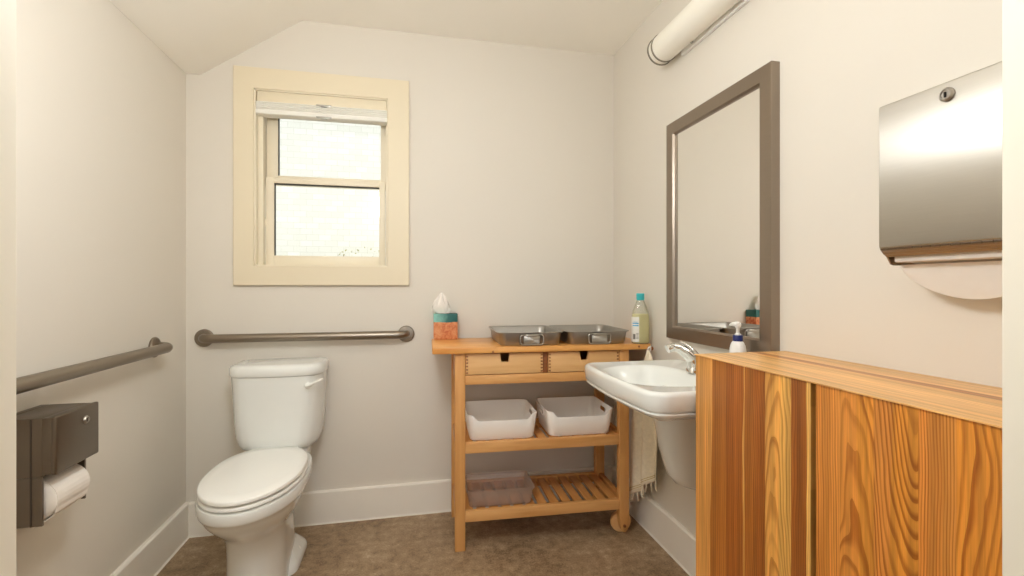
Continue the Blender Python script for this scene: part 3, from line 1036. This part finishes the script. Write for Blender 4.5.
# ------------------------------------------------------------------ sink
SY, SZ = 1.530, .842
SXF = .667
sk = thing('wall_sink', (XR, SY, .428), 'white ceramic wall-hung sink with rounded shroud below, between cart and wooden cabinet', 'sink')
def outline(off, bow=.012, r=.060, hy=.292):
    """outline of the basin's outer edge, moved inwards by off. ccw list of (x,y)"""
    xf = SXF+off; h = hy-off; rr = max(.012, r-off)
    P = []
    n = 40
    for k in range(n+1):                                   # near side to far side along the front
        t = -1+2*k/n
        P.append((xf+bow*t*t, SY+(h-rr)*t))
    x_e = xf+bow
    far = [(x_e+rr*(1-math.cos(a))*1.15, SY+h-rr+rr*math.sin(a)) for a in [PI/2*k/10 for k in range(1, 11)]]
    near = [(x, 2*SY-y) for x, y in reversed(far)]
    return near + P + far + [(XR, SY+h), (XR, SY-h)]
def ray_ring(poly, c, n, z):
    out = []
    for k in range(n):
        a = 2*PI*k/n
        dx, dy = math.cos(a), math.sin(a)
        best = None
        for i in range(len(poly)):
            x1, y1 = poly[i]; x2, y2 = poly[(i+1) % len(poly)]
            ex, ey = x2-x1, y2-y1
            den = dx*ey-dy*ex
            if abs(den) < 1e-12: continue
            t = ((x1-c[0])*ey-(y1-c[1])*ex)/den
            s = ((x1-c[0])*dy-(y1-c[1])*dx)/den
            if t > 0 and -1e-9 <= s <= 1+1e-9 and (best is None or t < best): best = t
        out.append((c[0]+dx*best, c[1]+dy*best, z))
    return out
def basin(off, z, n, c):
    """inner bowl outline: straight front, pointed ends towards the wall."""
    out = []
    a, b0, b1 = .196-off, .203-off*.9, .105-off
    for k in range(n):
        t = 2*PI*k/n
        ct, st = math.cos(t), math.sin(t)
        e = 2.5
        y = a*math.copysign(abs(st)**(2/e), st)
        if ct > 0: x = b1*abs(ct)**(2/2.2)
        else: x = -b0*abs(ct)**(2/2.4)
        out.append((c[0]+x, c[1]+y, z))
    return out
N = 120
C = (.885, SY)
m = MB()
OR = lambda off, z: ray_ring(outline(off), C, N, z)
rings = [OR(.10, .735), OR(.05, .748), OR(.020, .763), OR(.010, .769), OR(.007, .775), OR(.0085, .7785), OR(.013, .7795), OR(.013, .7825), OR(.006, .784), OR(.004, .787), OR(0, .828), OR(.0012, .835), OR(.005, .8398), OR(.010, .8418), OR(.016, .842),
         OR(.020, .8412)]
# deck then bowl
rings += [basin(-.012, .8395, N, C), basin(-.004, .838, N, C), basin(.003, .832, N, C), basin(.014, .812, N, C), basin(.030, .780, N, C), basin(.055, .752, N, C), basin(.075, .738, N, C), basin(.092, .733, N, C)]
# match starting angles: the bowl ring is sampled by parameter, so resample it by ray
fixed = []
for r in rings:
    z = r[0][2]
    fixed.append(ray_ring([(p[0], p[1]) for p in r], C, N, z))
m.loft(fixed)
m.build('basin', M['ceramic'], sk, 40)
m = MB()
def shroud(z, ax, ay):
    out = []
    for k in range(41):
        a = PI/2 + PI*k/40
        e = 2.3
        c_, s_ = math.cos(a), math.sin(a)
        out.append((XR + ax*math.copysign(abs(c_)**(2/e), c_), SY + ay*math.copysign(abs(s_)**(2/e), s_), z))
    return out
m.loft([shroud(z, ax, ay) for z, ax, ay in ((.775, .272, .126), (.72, .266, .120), (.65, .255, .111), (.58, .242, .101), (.52, .226, .088), (.48, .210, .081), (.45, .186, .072), (.434, .150, .058), (.428, .09, .036))])
m.build('shroud', M['ceramic'], sk, 50)
m = MB(); m.lathe([(.022, 0), (.022, .002), (.012, .003), (.0001, .002)], (C[0], SY, .7302), 'Z', 24); m.build('drain', M['chrome'], sk)
fx = 1.003
m = MB()
m.loft([rrect(fx, SY, .050, .052, .022, SZ-.003), rrect(fx, SY, .050, .052, .022, SZ+.012), rrect(fx, SY, .044, .046, .02, SZ+.016), rrect(fx-.004, SY, .046, .042, .019, SZ+.045), rrect(fx-.006, SY, .036, .036, .017, SZ+.058)])
fa = m.build('faucet', M['chrome'], sk, 45)
m = MB(); m.tube([(fx+.002, SY, SZ+.034), (fx-.012, SY, SZ+.052), (fx-.035, SY, SZ+.072), (fx-.062, SY, SZ+.088), (fx-.084, SY, SZ+.093)], [.0215, .0205, .018, .0155, .014], 22)
m.build('spout', M['chrome'], fa, 50)
m = MB(); m.tube([(fx-.082, SY, SZ+.0925), (fx-.090, SY, SZ+.091), (fx-.095, SY, SZ+.090), (fx-.105, SY, SZ+.085)], [.0145, .0152, .0150, .0145], 22); m.build('aerator', M['chrome'], fa, 50)
m = MB(); m.tube([(fx+.010, SY, SZ+.058), (fx-.002, SY, SZ+.074), (fx-.022, SY, SZ+.090), (fx-.044, SY, SZ+.105), (fx-.052, SY, SZ+.109)], [.018, .015, .010, .0085, .006], 14, flat=.6)
m.build('handle', M['chrome'], fa, 50)

# pump soap bottle on the sink's near back corner
px, py, pz = 1.044, 1.350, SZ
ps = thing('pump_bottle', (px, py, pz), 'white hand soap pump bottle with navy collar on the sink ledge beside the mirror', 'soap bottle')
m = MB()
def pov(w, d, h, e=2.4): return [(px+d/2*math.copysign(abs(math.cos(a))**(2/e), math.cos(a)), py+w/2*math.copysign(abs(math.sin(a))**(2/e), math.sin(a)), pz+h) for a in [2*PI*k/36 for k in range(36)]]
m.loft([pov(w, d, h) for w, d, h in ((.05, .032, .0), (.058, .038, .004), (.060, .040, .015), (.060, .040, .09), (.058, .0385, .105), (.052, .035, .117), (.042, .031, .125), (.030, .028, .130), (.026, .026, .132))])
m.build('bottle_body', M['whiteplastic'], ps, 50)
m = MB(); m.lathe([(.0125, .130), (.0155, .131), (.0155, .149), (.0145, .1505), (.004, .1505)], (px, py, pz), 'Z', 30); m.build('collar', M['navy'], ps)
m = MB(); m.lathe([(.010, .150), (.010, .154), (.0055, .156), (.0055, .173), (.0085, .176), (.0095, .182)], (px, py, pz), 'Z', 24)
# spray head: broad rounded top with a drooping nozzle
m.tube([(px-.006, py-.014, pz+.1835), (px-.002, py-.006, pz+.1855), (px-.002, py+.006, pz+.1855), (px-.006, py+.020, pz+.184), (px-.006, py+.027, pz+.1815), (px-.007, py+.031, pz+.1795)], [.006, .0085, .0085, .006, .0042, .0034], 14)
m.build('pump', M['whiteplastic'], ps, 50)

# ------------------------------------------------------------------ mirror
mr = thing('wall_mirror', (XR, SY, .93), 'tall rectangular mirror in a brushed pewter frame on the right wall above the sink', 'mirror')
my0, my1, mz0, mz1 = 1.251, 1.855, .930, 1.841
xf = 1.083
fwid = .054
m = MB()
def frame_ring(x, ins): return [(x, my0+ins, mz0+ins), (x, my1-ins, mz0+ins), (x, my1-ins, mz1-ins), (x, my0+ins, mz1-ins)]
m.loft([frame_ring(XR, 0), frame_ring(xf+.002, 0), frame_ring(xf, .0015), frame_ring(xf, fwid-.006), frame_ring(xf+.008, fwid), frame_ring(xf+.020, fwid), frame_ring(XR, fwid)], False, False)
m.build('frame', M['frame'], mr, 20)
m = MB(); m.box(xf+.013, xf+.018, my0+fwid-.004, my1-fwid+.004, mz0+fwid-.004, mz1-fwid+.004); m.build('mirror_glass', M['mirror'], mr)

# ------------------------------------------------------------------ tube light above the mirror
wl = thing('wall_light', (XR, 1.54, 2.1), 'white tubular wall light with chrome end rings above the mirror', 'wall light')
lx, lz, lr = 1.052, 2.155, .057
m = MB(); m.lathe([(lr, 1.256), (lr, 1.815)], (lx, 0, lz), 'Y', 48); m.build('diffuser', M['opal'], wl, 50)
for a, s in ((1.815, 1), (1.256, -1)):
    m = MB(); m.lathe([(lr-.002, a), (lr+.003, a), (lr+.003, a+s*.007), (lr-.002, a+s*.007)], (lx, 0, lz), 'Y', 48); m.build('end_ring', M['ring'], wl, 50)
    m = MB(); m.lathe([(lr-.001, a+s*.007), (lr-.001, a+s*.032)], (lx, 0, lz), 'Y', 48, False, False); m.build('end_collar', M['opal'], wl, 50)
    m = MB(); m.lathe([(lr-.002, a+s*.032), (lr+.003, a+s*.032), (lr+.003, a+s*.038), (lr-.004, a+s*.040), (.001, a+s*.040)], (lx, 0, lz), 'Y', 48); m.build('end_ring', M['ring'], wl, 50)
m = MB(); m.box(XR-.016, XR, 1.30, 1.77, lz-.052, lz+.052, .004); m.build('back_plate', M['whiteplastic'], wl)
m = MB(); m.lathe([(.006, 0), (.006, .006), (.003, .008)], (lx+.03, 1.665, lz-lr+.004), 'Z', 12)
m.build('set_screw', M['wire'], wl)

# ------------------------------------------------------------------ wooden cabinet
XC, ZC, YC1 = .810, .955, 1.226
kb = thing('wooden_cabinet', (.96, .82, 0), 'low varnished pine cabinet of mixed light and brown boards along the right wall', 'cabinet')
L1, L2, MID, DK, HN = srgb(247, 178, 87), srgb(247, 191, 98), srgb(238, 154, 66), srgb(195, 119, 41), srgb(238, 158, 57)
def boards(name, rows, x0, x1, z0, z1, parent):
    """rows: (y_far, y_near, tone_a (near the camera side of split), tone_b, split, ring centre, ring depth, tilt, rings per metre, contrast)"""
    m = MB(); at = []
    for (ya, yb, ta, tb, sp, c, d, tl, fq, ct) in rows:
        before = len(m.bm.verts)
        m.box(x0, x1, yb, ya, z0, z1)
        at += [(ta, tb, (c, d, tl), (fq, sp, ct))]*8
    o = m.build(name, M['board_v'], parent)
    set_board_attrs(o.data, at)
    return o
def set_board_attrs(me, at):
    A = me.attributes.new('tone_a', 'FLOAT_COLOR', 'POINT'); B = me.attributes.new('tone_b', 'FLOAT_COLOR', 'POINT')
    R_ = me.attributes.new('ring', 'FLOAT_VECTOR', 'POINT'); K = me.attributes.new('misc', 'FLOAT_VECTOR', 'POINT')
    for i, (a, b, r, k) in enumerate(at):
        A.data[i].color = a; B.data[i].color = b; R_.data[i].vector = r; K.data[i].vector = k
rows1 = [(1.226, 1.093, srgb(190, 118, 44), srgb(240, 173, 90), 1.156, 1.40, .06, .03, 130, .6),
         (1.093, 1.0225, srgb(247, 185, 93), srgb(179, 104, 35), 1.0265, 1.22, .04, .05, 150, .8),
         (1.0225, .954, srgb(175, 102, 35), srgb(187, 114, 41), .985, .78, .08, .03, 160, .85),
         (.954, .877, L2, srgb(247, 181, 89), .91, .926, .020, -.085, 150, .75),
         (.877, .826, srgb(247, 195, 106), srgb(172, 100, 34), .836, .68, .05, .03, 150, .7)]
m = MB(); m.box(XC+.012, XC+.018, .8135, .8255, .06, .950); m.build('gap_shade_strip', M['gap_shade'], kb)  # dark strip painting the shade between the two door panels
boards('door', rows1, XC, XC+.020, .06, .9515, kb)
rows2 = [(.813, .758, srgb(244, 164, 74), srgb(233, 153, 66), .78, 1.02, .05, .05, 190, .85),
         (.758, .690, srgb(238, 160, 61), srgb(238, 158, 68), .72, .722, .004, .085, 170, .95),
         (.690, .614, srgb(235, 158, 59), srgb(238, 158, 70), .66, .618, .20, -.185, 160, 1.25),
         (.614, .559, srgb(242, 164, 74), srgb(233, 153, 66), .58, .95, .06, .03, 220, .8),
         (.559, .470, srgb(235, 153, 64), srgb(238, 158, 59), .50, .42, .09, .04, 150, 1.1),
         (.470, .402, L1, L1, -9, .30, .06, .03, 130, .6)]
boards('door', rows2, XC, XC+.020, .06, .9515, kb)
# the top: boards running along the wall
m = MB(); at = []
for (xa, xb, ta, tb, sp, c, d, tl, fq, ct) in [
        (.806, .905, srgb(253, 199, 124), srgb(255, 203, 131), .86, 1.2, .05, .02, 170, .75),
        (.905, .990, srgb(255, 205, 133), srgb(250, 195, 118), .95, .80, .05, .02, 170, .75),
        (.990, 1.050, srgb(203, 133, 71), srgb(255, 205, 135), 1.016, .90, .06, .02, 170, .8),
        (1.050, XR-.001, srgb(255, 205, 135), srgb(248, 193, 118), 1.09, 1.3, .05, .02, 170, .75)]:
    m.box(xa, xb, YF+.004, YC1+.002, .932 if xa > .82 else .9525, ZC)
    at += [(ta, tb, (c, d, tl), (fq, sp, ct))]*8
tp_ = m.build('top', M['board_h'], kb); set_board_attrs(tp_.data, at)
m = MB()
m.box(XC+.021, XR-.001, YC1-.018, YC1, .05, .932); m.box(XC+.021, XR-.001, YF+.005, YF+.02, .05, .932); m.box(XC+.021, XR-.001, YF+.02, YC1-.018, .05, .07)
m.build('carcass', M['beech_z'], kb)
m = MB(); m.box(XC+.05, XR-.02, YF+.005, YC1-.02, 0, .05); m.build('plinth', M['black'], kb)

# ------------------------------------------------------------------ paper towel dispenser
pd = thing('paper_towel_dispenser', (XR, .70, 1.2), 'satin stainless steel paper towel dispenser with a lock on the right wall above the cabinet', 'dispenser')
dx, dy0, dy1, dz0, dz1 = 1.005, .565, .846, 1.232, 1.542
m = MB()
m.box(dx, XR, dy0, dy1, dz0, dz1, .004, 3)
m.build('front_cover', M['steel'], pd)
m = MB(); m.lathe([(.012, .002), (.013, -.002), (.013, -.005), (.010, -.008), (.008, -.008), (.007, -.006), (.0001, -.006)], (dx, .708, 1.516), 'X', 28); lk = m.build('lock', M['wire'], pd)
m = MB(); m.box(dx-.0085, dx-.0055, .7065, .7095, 1.510, 1.520); m.build('keyhole', M['black'], lk)
m = MB()
for k in range(16):
    ya = dy0+.004+k*.0172
    m.tube([(dx+.004, ya, dz0-.0015), (dx+.004, ya+.0155, dz0-.0015)], .0026, 8)
m.build('hinge', M['dark_steel'], pd)
m = MB()                                                   # bottom tray: a folded lip that runs back towards the wall
m.prism([(dx+.003, dz0), (dx+.007, dz0-.008), (dx+.010, dz0-.008), (dx+.012, dz0-.013), (dx+.017, dz0-.013), (dx+.019, dz0-.018), (dx+.025, dz0-.018), (dx+.026, dz0)], 'Y', dy0+.002, dy1-.002, .001)
m.prism([(XR, dz0), (XR-.03, dz0), (XR-.03, dz0-.030), (XR, dz0-.034)], 'Y', dy0+.002, dy1-.002, .001)
for a, b in ((dy0+.002, dy0+.006), (dy1-.006, dy1-.002)):
    m.prism([(dx+.010, dz0), (dx+.030, dz0-.034), (dx+.040, dz0-.036), (XR, dz0-.036), (XR, dz0)], 'Y', a, b)
m.build('tray', M['frame'], pd)

pt = thing('paper_towel', (1.05, .70, 1.13), 'folded white paper towel hanging out of the steel dispenser slot', 'paper towel')
m = MB()
n, k2 = 30, 10
def flap(q, w):
    """q along the slot, w 0 at slot .. 1 at the hanging edge."""
    y = .838 - .262*q
    drop = .004 + .068*math.sin(PI*min(1, max(0, q)))**.62
    return (1.058 + .010*math.sin(PI*q)*w - .008*w*(1-w), y, 1.197 - drop*w)
V = [flap(i/n, j/k2) for j in range(k2+1) for i in range(n+1)]
F_ = [(j*(n+1)+i, j*(n+1)+i+1, (j+1)*(n+1)+i+1, (j+1)*(n+1)+i) for j in range(k2) for i in range(n)]
m._take(V, F_)
m.build('hanging_flap', M['towelpaper'], pt, 80)
m = MB()
m.box(1.033, XR-.032, dy0+.01, dy1-.012, dz0-.030, dz0-.004, .003)
m.build('folded_stack', M['towelpaper'], pt)

# ------------------------------------------------------------------ lamps
def emis(name, col, st):
    t = NT(name)
    e = t.n('ShaderNodeEmission'); e.inputs[0].default_value = col; e.inputs[1].default_value = st
    t.put(t.out.inputs['Surface'], e.outputs[0])
    return t.m
def added_globe(name, x, y, zc, ztop, r, st, label):
    t = thing(name, (x, y, ztop), label, 'ceiling light')  # added globe, hung out of view as a light source
    m = MB(); m.lathe([(.0001, 0), (.06, 0), (.06, -.02), (.012, -.03), (.012, zc+r-ztop-.01), (.03, zc+r-ztop-.015), (.03, zc+r-ztop+.005-.03)], (x, y, ztop), 'Z', 28); m.build('added_globe_canopy', M['chrome'], t)
    m = MB(); m.lathe([(max(.0001, r*math.sin(a)), -r*math.cos(a)) for a in [PI*k/20 for k in range(21)]], (x, y, zc), 'Z', 36)
    g = m.build('globe', emis(name+'_glow', (.955, .98, 1, 1), st), t, 60)
    return t
added_globe('added_globe_light', -.14, .84, 1.845, H, .15, 36.0, 'added opal globe hanging out of view inside the doorway to light the room')  # unseen lamp, added as the main light of the room
added_globe('added_globe_light', .25, -1.2, 2.25, 2.6, .13, 2.0, 'added opal globe hanging out of view in the hallway to light the jambs')  # unseen lamp, added to brighten the door jambs

sun = bpy.data.objects.new('sun', bpy.data.lights.new('sun', 'SUN')); COL.objects.link(sun)
sun.data.energy = 2.15; sun.data.angle = math.radians(1); sun.data.color = (1, .96, .88)
sun.rotation_euler = Vector((.55, .75, -1.0)).to_track_quat('-Z', 'Y').to_euler()
hall_fill = bpy.data.objects.new('hall_window_daylight', bpy.data.lights.new('hall_window_daylight', 'AREA')); COL.objects.link(hall_fill)  # added fill light behind the camera, aimed through the doorway
hall_fill.data.shape = 'RECTANGLE'; hall_fill.data.size = 2.0; hall_fill.data.size_y = 1.95; hall_fill.data.energy = 5; hall_fill.data.color = (.92, .97, 1)
hall_fill.location = (.25, -2.05, 1.325); hall_fill.rotation_euler = (PI/2, 0, 0)
w = bpy.data.worlds.new('world'); S.world = w; w.use_nodes = True
bg = w.node_tree.nodes['Background']; bg.inputs[0].default_value = (.86, .93, 1, 1); bg.inputs[1].default_value = 1.1

# ------------------------------------------------------------------ camera and view
cam = bpy.data.objects.new('camera', bpy.data.cameras.new('camera')); COL.objects.link(cam)
cam.data.sensor_width = 36; cam.data.lens = 475/1024*36
cam.data.shift_y = -1.6/1024
cam.data.clip_start = .02
cam.location = (0, 0, CAM_Z); cam.rotation_euler = (PI/2, 0, -.2145)
S.camera = cam
for o in list(S.objects):
    if '_built' in o:
        del o['_built']
S.view_settings.view_transform = 'Standard'
S.view_settings.look = 'None'
S.view_settings.gamma = 1
S.view_settings.use_curve_mapping = False
S.view_settings.exposure = 0.0
S.cycles.use_denoising = True
S.cycles.max_bounces = 10
S.cycles.diffuse_bounces = 6
S.cycles.transparent_max_bounces = 16
